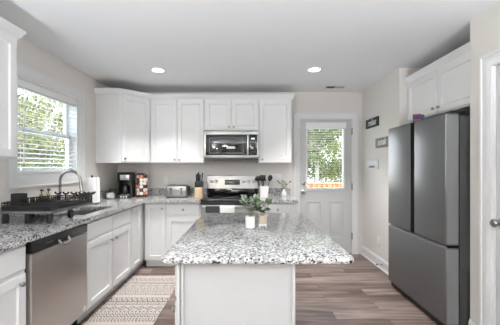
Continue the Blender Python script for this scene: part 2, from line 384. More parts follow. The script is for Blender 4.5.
# ---- door_2: interior door on the right, near the camera
D2 = root('door_2', (XR, PY1, 0), R(-90)); pw = PY1-PY0     # local x -> -Y
obj('casing', casing(MB(), 0, 0, pw, 2.04, .088, .022, False), M['trim'], D2)
b = MB(); b.box(0, 0, 0, .006, T, 2.04); b.box(pw-.006, 0, 0, pw, T, 2.04); b.box(.006, 0, 2.034, pw-.006, T, 2.04); obj('jamb', b, M['trim'], D2)
b = MB(); b.box(.008, .02, .012, pw-.008, .055, 2.03)
for z0_, z1_ in ((.22, .86), (1.02, 1.88)):
    for px0, px1 in ((.12, .37), (.46, .71)):
        b.rings(px0, z0_, px1, z1_, [(0, .02), (.004, .013), (.016, .013), (.022, .019)], False, False)
obj('slab', b, M['doorpaint'], D2)
rosette_knob(D2, .055, .93, .02)

# ------------------------------------------------------------------ cabinets
def shaker(w_, h_, t=.02, rail=.055, x=0, z=0):
    return MB().rings(x, z, x+w_, z+h_, [(0, 0), (0, -t+.003), (.003, -t), (rail, -t), (rail+.007, -t+.010)])
def slab(w_, h_, t=.02, x=0, z=0): return MB().rings(x, z, x+w_, z+h_, [(0, 0), (0, -t+.006), (.006, -t)])
KM = Matrix.Rotation(R(90), 4, 'X')
def knob(parent, x, z, y=-.02):
    o = obj('knob', MB().lathe([(.008, 0), (.006, .006), (.006, .012), (.0145, .017), (.0155, .022), (.012, .027), (0, .029)], (0, 0, 0), 16, KM), M['nickel'], parent, (x, y, z)); return o
def cabinet(name, label, loc, rotz, w_, depth, z0, z1, doors=(), drawers=(), toe=0, group=None, hollow=False):
    t = thing(name, label, 'cabinet', loc, rotz, group)
    b = MB()
    if hollow:
        b.box(0, 0, toe, w_, .018, z1); b.box(0, .018, toe, .018, depth, z1); b.box(w_-.018, .018, toe, w_, depth, z1); b.box(.018, .018, toe, w_-.018, depth, toe+.018); b.box(.018, depth-.01, toe, w_-.018, depth, z1); b.box(.002, .055, 0, w_-.002, depth, toe)
    elif toe:
        b.box(0, 0, toe, w_, depth, z1); b.box(.002, .055, 0, w_-.002, depth, toe)
    else: b.box(0, 0, z0, w_, depth, z1, .0015, 1)
    obj('body', b, M['cab'], t)
    for (x0, x1, a, c, kx, kz) in doors:
        d = obj('door', shaker(x1-x0, c-a, x=x0, z=a), M['cab'], t); knob(d, kx, kz) if kx is not None else None
    for (x0, x1, a, c, kx) in drawers:
        d = obj('drawer_front', slab(x1-x0, c-a, x=x0, z=a), M['cab'], t)
        if kx is not None: knob(d, kx, (a+c)/2)
    return t
CT, CB = .895, .857          # counter top, underside
BF = 3.67                    # back run face frame
gU = 'white upper cabinets along the back wall'; gB = 'white base cabinets'
UY = 3.95; UZ0, UZ1 = 1.372, 2.286
# uppers on the back wall
ud = YB-UY
def upper(label, x0, x1, z0, doors): return cabinet('upper_cabinet', label, (x0, UY, 0), 0, x1-x0-.001, ud-.001, z0, UZ1, doors)
r_ = .012
upper('white two-door upper cabinet between the corner cabinet and the microwave', -1.37, -.61, UZ0,
      [(r_, .375, UZ0+r_, UZ1-.03, .345, UZ0+.05), (.385, .76-r_, UZ0+r_, UZ1-.03, .415, UZ0+.05)])
upper('short white two-door upper cabinet directly above the microwave', -.61, .15, 1.825,
      [(r_, .375, 1.825+r_, UZ1-.03, .345, 1.875), (.385, .76-r_, 1.825+r_, UZ1-.03, .415, 1.875)])
upper('single-door white upper cabinet right of the microwave, next to the glazed door', .15, .612, UZ0,
      [(r_, .462-r_, UZ0+r_, UZ1-.03, .05, UZ0+.05)])
# diagonal corner upper
t = thing('corner_cabinet', 'angled white corner upper cabinet by the window above the coffee maker', 'cabinet', (XL, YB, 0))
obj('body', MB().poly([(.001, -.001), (.609, -.001), (.609, UY-YB), (.305, 3.65-YB), (.001, 3.65-YB)], UZ0, UZ1), M['cab'], t)
L = .431
d = obj('door', shaker(L-.05, UZ1-UZ0-.045, x=.025, z=UZ0+r_), M['cab'], t, (.305, 3.65-YB, 0), R(44.6)); knob(d, .065, UZ0+.055)
# crown along the whole back run
CP = [(0, UZ1-.03), (.010, UZ1-.03), (.012, UZ1-.012), (.022, UZ1-.004), (.034, UZ1+.022), (.042, UZ1+.032), (.044, UZ1+.048), (0, UZ1+.048)]
cr = MB().sweep([(XL+.001, 3.65), (-1.675, 3.65), (-1.371, UY), (.612, UY), (.612, YB-.001)], CP, 1)
struct('trim_1', cr, M['cab'])
# base cabinets, back run
bd = YB-BF-.001
DZB = .108; DZT = .672; RZ0, RZ1 = .695, .838
def base(label, loc, rot, w_, doors, drawers, dep=bd, hollow=False): return cabinet('base_cabinet', label, loc, rot, w_, dep, 0, CB-.001, doors, drawers, toe=.095, hollow=hollow)
base('narrow white full-height-door base cabinet in the corner under the coffee pods', (-1.35, BF, 0), 0, .283, [(.02, .275, DZB, RZ1, .24, .778)], [])
base('white base cabinet with one drawer under the toaster, left of the range', (-1.066, BF, 0), 0, .453, [(r_, .453-r_, DZB, DZT, .40, .62)], [(r_, .453-r_, RZ0, RZ1, .226)])
base('white base cabinet with one drawer right of the range beside the glazed door', (.155, BF, 0), 0, .465, [(r_, .453, DZB, DZT, .06, .62)], [(r_, .453, RZ0, RZ1, .232)])
# left run: local x = Y - y0, front faces +X
LX = -1.375; ld = -XL+LX-.001
base('white base cabinet with drawer and door left of the dishwasher, nearest the camera', (LX, 1.07, 0), R(90), .66, [(r_, .66-r_, DZB, DZT, .60, .62)], [(r_, .66-r_, RZ0, RZ1, .33)], ld)
base('white two-door sink base cabinet between dishwasher and corner', (LX, 2.36, 0), R(90), .915,
     [(r_, .452, DZB, DZT, .415, .60), (.462, .915-r_, DZB, DZT, .50, .60)], [(r_, .452, RZ0, RZ1, None), (.462, .915-r_, RZ0, RZ1, None)], ld, True)
base('narrow white corner base cabinet at the far end of the sink run', (LX, 3.276, 0), R(90), .982, [(.018, .29, DZB, RZ1, None, 0)], [], ld)
# near upper cabinet on the left wall
t = cabinet('upper_cabinet', 'white upper cabinet left of the window, cut by the picture edge', (-1.67, 1.16, 0), R(90), .86, -XL-1.67-.001, 1.372, 2.262,
     [(.012, .425, 1.384, 2.232, .395, 1.43), (.435, .848, 1.384, 2.232, .47, 1.43)])
cp2 = [(a, z-.026) for a, z in CP]
obj('crown_moulding', MB().sweep([(0, .309), (0, 0), (.86, 0), (.86, .309)], cp2, 1), M['cab'], t)
# over-fridge cabinet
t = cabinet('upper_cabinet', 'white two-door cabinet built in above the refrigerator', (1.84, N1-.002, 0), R(-90), N1-N0-.004, XN-1.84-.002, 1.83, UZ1,
     [(.014, .503, 1.842, UZ1-.03, .470, 1.888), (.513, 1.007, 1.842, UZ1-.03, .546, 1.888)])
obj('crown_moulding', MB().sweep([(0.002, 0), (1.016, 0)], CP, 1), M['cab'], t)

# ------------------------------------------------------------------ worktops
CF = -1.335; CYF = 3.61
SX0, SX1, SY0, SY1 = -1.84, -1.44, 2.47, 3.02
t = thing('worktop', 'L-shaped speckled grey granite worktop running past the sink to the range', 'worktop', (XL, 1.05, CB))
ox, oy = XL, 1.05
def wb(b, x0, y0_, x1, y1_, z0, z1): b.box(x0-ox, y0_-oy, z0-CB, x1-ox, y1_-oy, z1-CB)
b = MB(); e = .001
wb(b, XL+e, 1.05, CF, SY0, CB, CT); wb(b, XL+e, SY0, SX0, SY1, CB, CT); wb(b, SX1, SY0, CF, SY1, CB, CT); wb(b, XL+e, SY1, CF, YB-e, CB, CT); wb(b, CF, CYF, -.613, YB-e, CB, CT)
obj('top', b, M['granite'], t)
b = MB(); wb(b, XL+e, 1.05, XL+.022, YB-e, CT+.0005, CT+.102); wb(b, XL+.022, YB-.022, -.613, YB-e, CT+.0005, CT+.102)
obj('backsplash', b, M['granite'], t)
t = thing('worktop', 'short speckled granite worktop between the range and the glazed door', 'worktop', (.153, YB, CB)); ox, oy = .153, YB
b = MB(); wb(b, .153, CYF, .645, YB-e, CB, CT); obj('top', b, M['granite'], t)
b = MB(); wb(b, .153, YB-.022, .64, YB-e, CT+.0005, CT+.102); obj('backsplash', b, M['granite'], t)

# sink
t = thing('kitchen_sink', 'undermounted stainless steel sink below the window', 'sink', ((SX0+SX1)/2, (SY0+SY1)/2, CB-.2))
hw = (SX1-SX0)/2; hl = (SY1-SY0)/2
b = MB()
def rrect(hx, hy, r, n=5):
    o = []
    for cx, cy, a0 in ((hx-r, hy-r, 0), (-hx+r, hy-r, 90), (-hx+r, -hy+r, 180), (hx-r, -hy+r, 270)):
        for i in range(n+1): a = R(a0+90*i/n); o.append((cx+r*math.cos(a), cy+r*math.sin(a)))
    return o
def loft(b, loops, cap0=True, cap1=True):
    n = len(loops[0]); vs = [p for lp in loops for p in lp]; fs = []
    for k in range(len(loops)-1):
        for i in range(n): fs.append((k*n+i, k*n+(i+1) % n, (k+1)*n+(i+1) % n, (k+1)*n+i))
    if cap0: fs.append(tuple(range(n))[::-1])
    if cap1: fs.append(tuple(range((len(loops)-1)*n, len(loops)*n)))
    return b.add(vs, fs)
z3 = lambda lp, z: [(x, y, z) for x, y in lp]
loft(b, [z3(rrect(hw+.012, hl+.012, .05), .199), z3(rrect(hw-.004, hl-.004, .05), .199), z3(rrect(hw-.008, hl-.008, .05), .04), z3(rrect(hw-.04, hl-.04, .04), .012)], False, True)
loft(b, [z3(rrect(hw+.012, hl+.012, .05), .199), z3(rrect(hw-.004, hl-.004, .05), .03), z3(rrect(hw-.035, hl-.035, .04), .0)], False, True)
obj('basin', b, M['steelh'], t)
obj('drain', MB().lathe([(.045, .0125), (.042, .016), (.02, .014), (0, .013)]), M['nickel'], t)
# faucet
t = thing('faucet', 'brushed nickel gooseneck faucet rising behind the sink', 'faucet', (-1.885, 2.82, CT))
b = MB().lathe([(.030, 0), (.030, .006), (.024, .012), (.022, .09), (.017, .10), (.0135, .104)])
pts = [(0, 0, .10), (0, 0, .28)]
for i in range(1, 13): a = PI*i/12; pts.append((.105-.105*math.cos(a), -.01*i/12, .28+.105*math.sin(a)))
b2 = MB().tube(pts, .0125, 14)
obj('base', b, M['nickel'], t); obj('neck', b2, M['nickel'], t)
obj('spray_head', MB().tube([(.209, -.010, .283), (.212, -.010, .265), (.222, -.011, .20), (.226, -.011, .17)], [.0135, .016, .018, .021], 14), M['nickel'], t)
obj('lever', MB().tube([(0, .02, .06), (0, .045, .066), (0, .10, .10)], [.011, .009, .006], 10), M['nickel'], t)

# ------------------------------------------------------------------ island
IX0, IX1, IY0, IY1 = -.410, .500, 1.30, 2.60
IC = ((IX0+IX1)/2, (IY0+IY1)/2)
t = thing('kitchen_island', 'white panelled kitchen island base under the granite slab', 'island', (IC[0], IC[1], 0))
bx0, bx1, by0, by1 = -.332-IC[0], .218-IC[0], 1.33-IC[1], 2.54-IC[1]
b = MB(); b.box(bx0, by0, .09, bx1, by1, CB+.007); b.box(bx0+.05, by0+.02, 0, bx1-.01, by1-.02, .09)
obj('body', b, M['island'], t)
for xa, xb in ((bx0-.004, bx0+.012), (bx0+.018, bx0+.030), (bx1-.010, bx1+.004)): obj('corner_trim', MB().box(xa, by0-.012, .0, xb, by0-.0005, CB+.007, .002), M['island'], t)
obj('base_moulding', MB().box(bx0+.03, by0-.010, 0, bx1-.01, by0, .09, .002), M['trim'], t)
for k, (ya, yb_) in enumerate(((.02, .62), (.635, 1.235))):      # doors on the working side
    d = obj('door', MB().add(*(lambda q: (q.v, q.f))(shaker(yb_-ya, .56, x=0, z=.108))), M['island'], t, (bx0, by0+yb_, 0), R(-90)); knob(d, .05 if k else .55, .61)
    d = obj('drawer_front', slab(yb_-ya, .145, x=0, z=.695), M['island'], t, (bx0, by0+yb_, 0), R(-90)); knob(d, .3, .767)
hx, hy = (IX1-IX0)/2, (IY1-IY0)/2
b = MB(); rl = []
for ins, z in ((.008, .008), (.002, .011), (0, .016), (0, .030), (.002, .035), (.008, .038)): rl.append(z3(rrect(hx-ins, hy-ins, .032-ins, 6), z))
loft(b, rl)
tag(obj('island_worktop', b, M['granite'], None, (IC[0], IC[1], CB)), 'large polished speckled granite slab with rounded corners on the island', 'worktop')

# ------------------------------------------------------------------ dishwasher
t = thing('dishwasher', 'stainless steel dishwasher with black control strip, left of the sink base', 'dishwasher', (LX, 1.737, 0), R(90))
dwW = .616
obj('body', MB().box(.004, .004, .11, dwW-.004, .58, CB-.006), M['black'], t)
b = MB().rings(.006, .115, dwW-.006, .775, [(0, .003), (0, -.024), (.006, -.030)]); obj('door_panel', b, M['dwsteel'], t)
b = MB(); b.box(.006, -.034, .778, dwW-.006, .003, .848, .004); cp = obj('control_panel', b, M['black'], t)
for xa, za, xb, zb_ in ((.13, .808, .20, .815), (.415, .803, .44, .826), (.475, .805, .50, .823), (.508, .805, .535, .823)): obj('control_mark', MB().box(xa, -.0355, za, xb, -.0341, zb_), M['tray'], cp)
b = MB().tube([(.255, -.030, .80), (.262, -.050, .775), (.285, -.056, .765), (.335, -.056, .765), (.358, -.050, .775), (.365, -.030, .80)], .010, 12)
obj('handle', b, M['steel'], t)
obj('toe_panel', MB().box(.01, .05, .0, dwW-.01, .06, .11), M['black'], t)
b = MB().lathe([(.022, 0), (.022, .002), (.017, .002), (.017, .0005)], (.575, -.030, .155), 24, KM); obj('badge', b, M['plastic'], t)
# ------------------------------------------------------------------ microwave
t = thing('microwave', 'stainless over-the-range microwave with black glass door', 'microwave', (-.608, 3.87, 1.405))
mw = .756; mh = .418
obj('body', MB().box(.002, 0, 0, mw-.002, .385, mh, .003), M['steel'], t)
fr = MB(); fr.box(0, -.022, .04, mw, .0, .075, .002); fr.box(0, -.022, .355, mw, 0, mh-.002, .003); fr.box(0, -.022, .075, .03, 0, .355); fr.box(mw-.02, -.022, .075, mw, 0, .355)
obj('front_frame', fr, M['steel'], t)
obj('door_glass', MB().box(.03, -.024, .075, .60, -.0, .355, .003), M['mwglass'], t)
obj('window_screen', MB().rings(.075, .10, .545, .315, [(0, -.0245), (.003, -.0255), (.008, -.0255), (.010, -.0242)], False, False), M['tray'], t)
cp = obj('control_panel', MB().box(.602, -.023, .075, mw-.02, 0, .355, .002), M['blackglass'], t)
obj('clock_display', MB().box(.65, -.0242, .29, .70, -.0231, .312), M['clock'], cp)
b = MB()
for r0 in range(5):
    for c0 in range(3): b.box(.635+c0*.03, -.0240, .12+r0*.03, .652+c0*.03, -.0231, .132+r0*.03)
obj('keypad', b, M['tray'], cp)
b = MB(); b.box(.592, -.062, .085, .620, -.048, .350, .005); b.box(.598, -.05, .10, .612, -.02, .12); b.box(.598, -.05, .315, .612, -.02, .335); obj('handle', b, M['steelh'], t)
b = MB(); b.box(.01, -.018, 0, mw-.01, 0, .036)
obj('vent_grille', b, M['black'], t)
# ------------------------------------------------------------------ range
t = thing('range', 'freestanding stainless electric range with black glass cooktop', 'stove', (-.609, YB-.01, 0))
rw = .756; ry = -.60        # body front, local y
obj('body', MB().box(.002, ry, .05, rw-.002, -.004, CT-.004), M['steel'], t)
obj('cooktop', MB().box(0, -.655, CT-.022, rw, -.075, CT+.012, .006), M['blackglass'], t)
for cx, cy, rr in ((.20, -.50, .10), (.56, -.50, .08), (.20, -.24, .075), (.56, -.24, .10)):
    obj('burner_ring', MB().lathe([(rr, .0122), (rr+.003, .0128), (rr+.004, .0122)], (cx, cy, CT), 32), M['tray'], t)
b = MB(); b.box(0, -.075, CT+.0125, rw, -.002, 1.005, .003); obj('rear_vent', b, M['blackglass'], t)
b = MB().add([(0, -.085, 1.0), (rw, -.085, 1.0), (rw, -.060, 1.185), (0, -.060, 1.185), (0, -.0, 1.0), (rw, -.0, 1.0), (rw, -.0, 1.19), (0, 0, 1.19)],
             [(0, 1, 2, 3), (4, 7, 6, 5), (0, 4, 5, 1), (3, 2, 6, 7), (0, 3, 7, 4), (1, 5, 6, 2)])
bg_ = obj('backguard', b, M['steel'], t)
TM = Matrix.Rotation(R(82), 4, 'X')
b = MB().box(-.113, -.005, -.037, .113, 0, .037, .002); b.xf(Matrix.Translation((.375, -.074, 1.092)) @ Matrix.Rotation(R(-7.7), 4, 'X')); dsp = obj('display', b, M['blackglass'], bg_)
for xa, za, xb, zb_ in [(-.09+i*.04, -.02, -.072+i*.04, -.012) for i in range(5)]+[(-.03, .005, .03, .022)]:
    obj('display_mark', MB().box(xa, -.0062, za, xb, -.0052, zb_).xf(Matrix.Translation((.375, -.074, 1.092)) @ Matrix.Rotation(R(-7.7), 4, 'X')), M['tray'], dsp)
for x in (.065, .135, .545, .620, .692):
    k = obj('control_knob', MB().lathe([(.026, 0), (.025, .006), (.019, .010), (.018, .026), (.014, .030), (0, .031)], (0, 0, 0), 20, Matrix.Rotation(R(83), 4, 'X')), M['white'], bg_, (x, -.073, 1.103))
od = obj('oven_door', MB().box(.004, -.640, .22, rw-.004, ry, CT-.065, .006), M['steel'], t)
obj('door_window', MB().box(.12, -.643, .35, rw-.12, -.639, .66), M['blackglass'], od)
obj('control_lip', MB().box(.0, -.652, CT-.062, rw, ry, CT-.023, .006), M['black'], t)
b = MB().tube([(.04, -.69, .806), (rw-.04, -.69, .806)], .012, 12); b.box(.05, -.69, .798, .075, -.638, .814); b.box(rw-.075, -.69, .798, rw-.05, -.638, .814); obj('handle', b, M['steel'], od)
obj('storage_drawer', MB().box(.004, -.636, .06, rw-.004, ry, .21, .006), M['steel'], t)
obj('toe_base', MB().box(.03, -.57, 0, rw-.03, -.05, .05), M['black'], t)
# towels over the oven handle
def towel(label, x0, x1, m, z0, folds):
    yh = YB-.01-.69; zc = .806; r = .0155; pts = []
    n = 26; prof = [(yh-r-.001, z0)]
    for i in range(9): a = PI-PI*i/8; prof.append((yh+r*math.cos(a), zc+r*math.sin(a)))
    prof.append((yh+r+.001, z0+.16)); th = .005; vs = []; fs = []
    full = [(prof[0][0], z0+(zc-z0)*i/6) for i in range(6)]+prof[1:]
    m_ = len(full)
    for side in (0, 1):
        for i in range(n+1):
            x = x0+(x1-x0)*i/n; wv = .0025*math.sin(i/n*PI*2*folds)
            for k, (y, z) in enumerate(full):
                g = max(0, min(1, (zc-z)/.06)); out = -1 if k < 6 else (1 if k > m_-2 else 0)
                dy = wv*g*(1 if k < 7 else 0)-.003*g*(1 if k < 7 else 0)
                if side:
                    cy, cz = yh, zc; v = Vector((y-cy, z-cz))
                    if z < zc: nrm = Vector((-1 if y < cy else 1, 0))
                    else: nrm = v.normalized()
                    y2, z2 = y+nrm.x*th, z+nrm.y*th
                else: y2, z2 = y, z
                vs.append((x, y2+dy, z2))
    N_ = (n+1)*m_
    for i in range(n):
        for k in range(m_-1):
            a = i*m_+k; fs.append((a, a+1, a+m_+1, a+m_)); fs.append((N_+a, N_+a+m_, N_+a+m_+1, N_+a+1))
    for i in range(n):
        for k in (0, m_-1): a = i*m_+k; fs.append((a, a+m_, a+m_+N_, a+N_))
    for k in range(m_-1):
        for i in (0, n): a = i*m_+k; fs.append((a, a+1, a+1+N_, a+N_))
    return tag(recenter(obj('dish_towel', MB().add(vs, fs), m)), label, 'towel')
towel('charcoal dish towel hanging on the left of the oven door handle', -.535, -.362, M['towel_dark'], .46, 6)
towel('white dish towel hanging on the oven handle right of the dark one', -.352, -.17, M['towel_white'], .50, 9)

# ------------------------------------------------------------------ refrigerator
FX = 1.558; FY1 = 3.125; fw = .908
t = thing('refrigerator', 'tall slate-grey stainless french door refrigerator in the right niche', 'refrigerator', (FX, FY1, 0), R(-90))
obj('body', MB().box(.004, .118, .05, fw-.004, .80, 1.725, .004), M['fridgebody'], t)
def fdoor(name, x0, x1, z0, z1):
    b = MB(); b.box(x0, .0, z0, x1, .108, z1, .010, 3); return obj(name, b, M['fridge'], t)
zs = .690
for name, x0, x1, z0, z1 in (('door', .0, .428, zs+.006, 1.742), ('door', .486, fw, zs+.006, 1.742), ('freezer_drawer', 0, fw, .065, zs-.014)):
    d = fdoor(name, x0, x1, z0, z1)
    obj('edge_panel', MB().box(x1-.001, .013, z0+.012, x1+.001, .103, z1-.012), M['fridgeside'], d) if x1 > .6 else None
b = MB(); b.box(.01, .03, zs-.018, fw-.01, .11, zs+.008); b.box(.4282, .002, zs+.01, .4858, .112, 1.738); obj('recess_shade_fill', b, M['dark'], t)  # black filler paints the shade of the handle recess and seam
obj('handle_channel', MB().box(.012, .012, zs-.013, fw-.03, .05, zs-.004, .002), M['fridgeside'], t)
for x in (fw-.10,): obj('hinge_cover', MB().box(x, .06, 1.7425, x+.08, .18, 1.768, .008), M['black'], t)
b = MB(); b.box(.01, .03, .012, fw-.01, .12, .062); obj('kick_grille', b, M['black'], t)
for x in (.06, fw-.06):
    for y in (.15, .74): obj('foot', MB().cyl(.018, 0, .051, (x, y, 0), 12), M['black'], t)
# snack box on the fridge
t = thing('snack_box', 'small blue and red snack box lying on top of the refrigerator', 'box', (1.64, 2.70, 1.7425), R(-35))
obj('carton', MB().box(-.045, -.045, 0, .045, .045, .07, .001), M['blue'], t)
obj('red_panel', MB().box(-.032, -.0465, .008, .02, -.0452, .03), M['red'], t, ); obj('top_flap', MB().box(-.05, -.03, .071, .02, .03, .082, .002), M['red'], t)
obj('pale_panel', MB().box(.0455, -.03, .008, .0465, .035, .06), M['pale'], t)
t['label'] = 'small blue and red snack box lying on top of the refrigerator'

# ------------------------------------------------------------------ wall signs
def text_mb(s, size, depth=.001):
    cu = bpy.data.curves.new('t', 'FONT'); cu.body = s; cu.size = size; cu.extrude = depth; cu.align_x = 'CENTER'; cu.align_y = 'CENTER'; cu.offset = .0012; cu.shear = .25
    o = bpy.data.objects.new('t', cu); C.objects.link(o); bpy.context.view_layer.update()
    me = bpy.data.meshes.new_from_object(o.evaluated_get(bpy.context.evaluated_depsgraph_get()))
    b = MB(); b.add([v.co[:] for v in me.vertices], [tuple(p.vertices) for p in me.polygons])
    bpy.data.objects.remove(o); bpy.data.curves.remove(cu); b.xf(Matrix.Rotation(R(90), 4, 'X')); return b
def sign(label, y1, y0_, z0, z1, m, mt, txt, size, frame=None):
    wd = y1-y0_; t = thing('wall_sign', label, 'sign', (XR-.001, y1, z0), R(-90))
    hh = z1-z0
    obj('board', MB().box(0, -.014, 0, wd, 0, hh, .001), m, t)
    if frame: obj('frame', MB().rings(0, 0, wd, hh, [(0, -.012), (0, -.018), (.008, -.018), (.008, -.0135)], False, False), frame, t)
    for s_, sz, dx, dz in txt:
        b = text_mb(s_, sz); b.xf(Matrix.Translation((wd/2+dx, -.0155, hh/2+dz))); obj('lettering', b, mt, t)
sign('black sign with white script, highest of the three on the right wall', 4.095, 3.715, 1.868, 1.994, M['sign_black'], M['sign_white'], [('relax', .125, 0, .004)], 0, M['sign_black'])
sign('weathered grey sign with pale script, middle one, nearest the refrigerator', 3.795, 3.43, 1.570, 1.698, M['sign_grey'], M['sign_white'], [('soak', .125, 0, .008)], 0)
sign('white sign with small dark lettering, lowest of the three on the right wall', 4.095, 3.725, 1.289, 1.413, M['sign_white'], M['sign_grey'], [('unwind', .060, .0, -.026)], 0)
# outlet, switch, door stop
def plate(name, label, loc, rot, w_, h_, toggles, cat):
    t = thing(name, label, cat, loc, rot); obj('cover', MB().box(-w_/2, -.006, 0, w_/2, 0, h_, .002), M['plastic'], t)
    for x, z, a, c in toggles: obj('rocker' if cat == 'switch' else 'socket', MB().box(x-a/2, -.009, z-c/2, x+a/2, -.006, z+c/2, .001), M['white'], t)
plate('light_switch', 'white triple light switch plate on the back wall above the small plant', (.43, YB-.0005, 1.10), 0, .145, .115, [(-.045, .057, .03, .065), (0, .057, .03, .065), (.045, .057, .03, .065)], 'switch')
plate('wall_outlet', 'white power outlet low on the right wall before the refrigerator', (XR-.0005, 3.72, .27), R(-90), .072, .115, [(0, .035, .034, .03), (0, .08, .034, .03)], 'outlet')
plate('wall_outlet', 'white power outlet on the back wall behind the coffee pod carousel', (-1.25, YB-.0005, 1.06), 0, .072, .115, [(0, .035, .034, .03), (0, .08, .034, .03)], 'outlet')
t = thing('door_stop', 'dark spring door stop sticking out of the right baseboard', 'door stop', (XR-.0165, 3.60, .07), R(-90))
sp_ = [(0, 0, 0), (0, -.008, 0)]; hp = [(.006*math.cos(a*.8), -.008-.055*a/40, .006*math.sin(a*.8)) for a in range(41)]
obj('spring', MB().tube(hp, .0018, 5), M['nickel'], t); obj('rubber_tip', MB().lathe([(.009, 0), (.009, .010), (.006, .014)], (0, -.063, 0), 12, KM), M['black'], t)
obj('mount', MB().lathe([(.010, 0), (.008, .009)], (0, 0, 0), 12, KM), M['nickel'], t)

# ------------------------------------------------------------------ ceiling fixtures
def downlight(x, y, label, watt=9):
    t = thing('ceiling_light', label, 'ceiling light', (x, y, H-.001), 0, 'round recessed ceiling lights')
    obj('trim_ring', MB().lathe([(.088, 0), (.088, -.004), (.078, -.008), (.066, -.006), (.064, -.001)], n=32), M['trim'], t)
    obj('lens', MB().lathe([(0, -.003), (.064, -.003), (.064, -.0015), (0, -.0015)], n=32), M['lamp'], t)
    d = bpy.data.lights.new('downlight', 'AREA'); d.shape = 'DISK'; d.size = .12; d.energy = watt; d.color = (1, .975, .95); d.spread = R(88)
    lo = bpy.data.objects.new('downlight', d); C.objects.link(lo); lo.parent = t; lo.location = (0, 0, -.012)
downlight(-1.054, 3.29, 'round recessed ceiling light on the left, above the sink run')
downlight(.773, 3.27, 'round recessed ceiling light on the right, nearer the glazed door')
for x in (-1.0, .77):
    downlight(x, .9, 'round recessed ceiling light overhead behind the picture edge', 3); downlight(x, -1.6, 'round recessed ceiling light overhead behind the picture edge', 3)  # extra downlights added out of view to brighten the room
t = thing('ceiling_vent', 'small slotted ceiling vent in front of the glazed door', 'vent', (1.235, 3.98, H-.001))
obj('frame', MB().box(-.14, -.06, -.006, .14, .06, 0, .002), M['trim'], t)
b = MB()
for i in range(9): b.box(-.125, -.045+i*.0105, -.008, -.005, -.039+i*.0105, -.0062)
obj('open_slots', b, M['black'], t)
b = MB()
for i in range(9): b.box(.005, -.045+i*.0105, -.008, .125, -.039+i*.0105, -.0062)
obj('slats', b, M['inside'], t)
# chandelier behind the camera (seen mirrored in the microwave)
t = thing('chandelier', 'five-armed chandelier with warm bulbs behind the camera, mirrored in the microwave', 'chandelier', (-.84, -1.0, 1.55))
b = MB(); b.tube([(0, 0, .12), (0, 0, H-1.552)], .008, 10); b.lathe([(.06, H-1.57), (.06, H-1.552)]); b.lathe([(0, .05), (.03, .07), (.035, .12), (.02, .16), (0, .17)])
obj('column', b, M['nickel'], t)
for i in range(5):
    a = R(72*i+18); c_, s_ = math.cos(a), math.sin(a)
    obj('arm', MB().tube([(.02*c_, .02*s_, .11), (.12*c_, .12*s_, .07), (.22*c_, .22*s_, .09), (.26*c_, .26*s_, .14)], .007, 8), M['nickel'], t)
    obj('bulb', MB().lathe([(.02, .14), (.045, .18), (.055, .23), (.04, .27), (0, .28)], (.26*c_, .26*s_, 0), 16), M['bulb'], t)

cd = bpy.data.lights.new('chandelier_glow', 'POINT'); cd.energy = 5; cd.shadow_soft_size = .12; cd.color = (1, .96, .92)
co = bpy.data.objects.new('chandelier_glow', cd); C.objects.link(co); co.parent = t; co.location = (0, 0, .42)
def fill_uplighter(x, y, label, power):  # added unseen uplighter, fills the room off the ceiling
    t = thing('fill_uplighter', label, 'lamp', (x, y, 0))
    obj('base', MB().lathe([(.14, 0), (.14, .012), (.12, .02), (.015, .03)], n=28), M['nickel'], t); obj('pole', MB().cyl(.012, .03, 1.20, n=12), M['nickel'], t)
    obj('lamp_shade', MB().lathe([(.02, 1.20), (.12, 1.25), (.18, 1.30), (.176, 1.30), (.116, 1.256), (.02, 1.21)], n=28), M['white'], t)
    d = bpy.data.lights.new('fill_uplight', 'AREA'); d.shape = 'DISK'; d.size = .22; d.energy = power; d.color = (.86, .94, 1)
    lo = bpy.data.objects.new('fill_uplight', d); C.objects.link(lo); lo.parent = t; lo.location = (0, 0, 1.285); lo.rotation_euler = (PI, 0, 0)
fill_uplighter(1.42, -.35, 'added nickel uplighter for ceiling fill, unseen beside the camera by the right wall', 53)
fill_uplighter(-1.66, -.35, 'added nickel uplighter for ceiling fill, unseen beside the camera by the left wall', 66)
# ------------------------------------------------------------------ rug
RX0, RX1, RY0, RY1 = -1.385, -.79, 1.45, 3.36
t = thing('runner_rug', 'cream woven runner rug with dark tribal pattern on the floor before the sink', 'rug', ((RX0+RX1)/2, (RY0+RY1)/2, 0))
nx, ny = 120, 382; rw_, rl_ = RX1-RX0, RY1-RY0
cream = (.54, .49, .45); dk = (.07, .06, .065); md = (.24, .19, .18)
def rugcol(u, v):     # u across metres, v along metres from the far end
    bands = [('plain', .04), ('dash', .02), ('zig', .06), ('line', .012), ('comb', .055), ('line', .012), ('plain', .015), ('diam', .08), ('line', .01), ('dots', .03), ('chev', .07), ('line', .012), ('comb', .05), ('dash', .02), ('plain', .01)]
    tot = sum(q[1] for q in bands); v = v % tot
    for kd, h in bands:
        if v < h: break
        v -= h
    f = v/h; 
    tri = lambda p: abs((u/p) % 1-.5)*2
    if kd == 'plain': return cream
    if kd == 'line': return dk if .2 < f < .8 else cream
    if kd == 'dash': return md if (u/.03) % 1 < .55 else cream
    if kd == 'zig': return dk if abs(tri(.05)-f) < .16 else (md if abs(tri(.05)-f) > .8 else cream)
    if kd == 'comb': return md if (u/.026) % 1 < .42 and f > .15 else cream
    if kd == 'diam':
        q = abs(tri(.085)-.0)+abs(f-.5)*2
        return dk if .75 < q < 1.0 else (md if q < .35 else cream)
    if kd == 'dots': return dk if ((u/.035) % 1-.5)**2+(f-.5)**2 < .07 else cream
    if kd == 'chev': return dk if ((f*1.5+tri(.06)) % .75) < .22 else cream
    return cream
vs = []; fs = []; cols = []
for j_ in range(ny+1):
    for i in range(nx+1):
        x = -rw_/2+rw_*i/nx; y = -rl_/2+rl_*j_/ny
        vs.append((x, y, .007+.0008*math.sin(j_*1.7)+.0012*math.sin(x*9+y*5)))
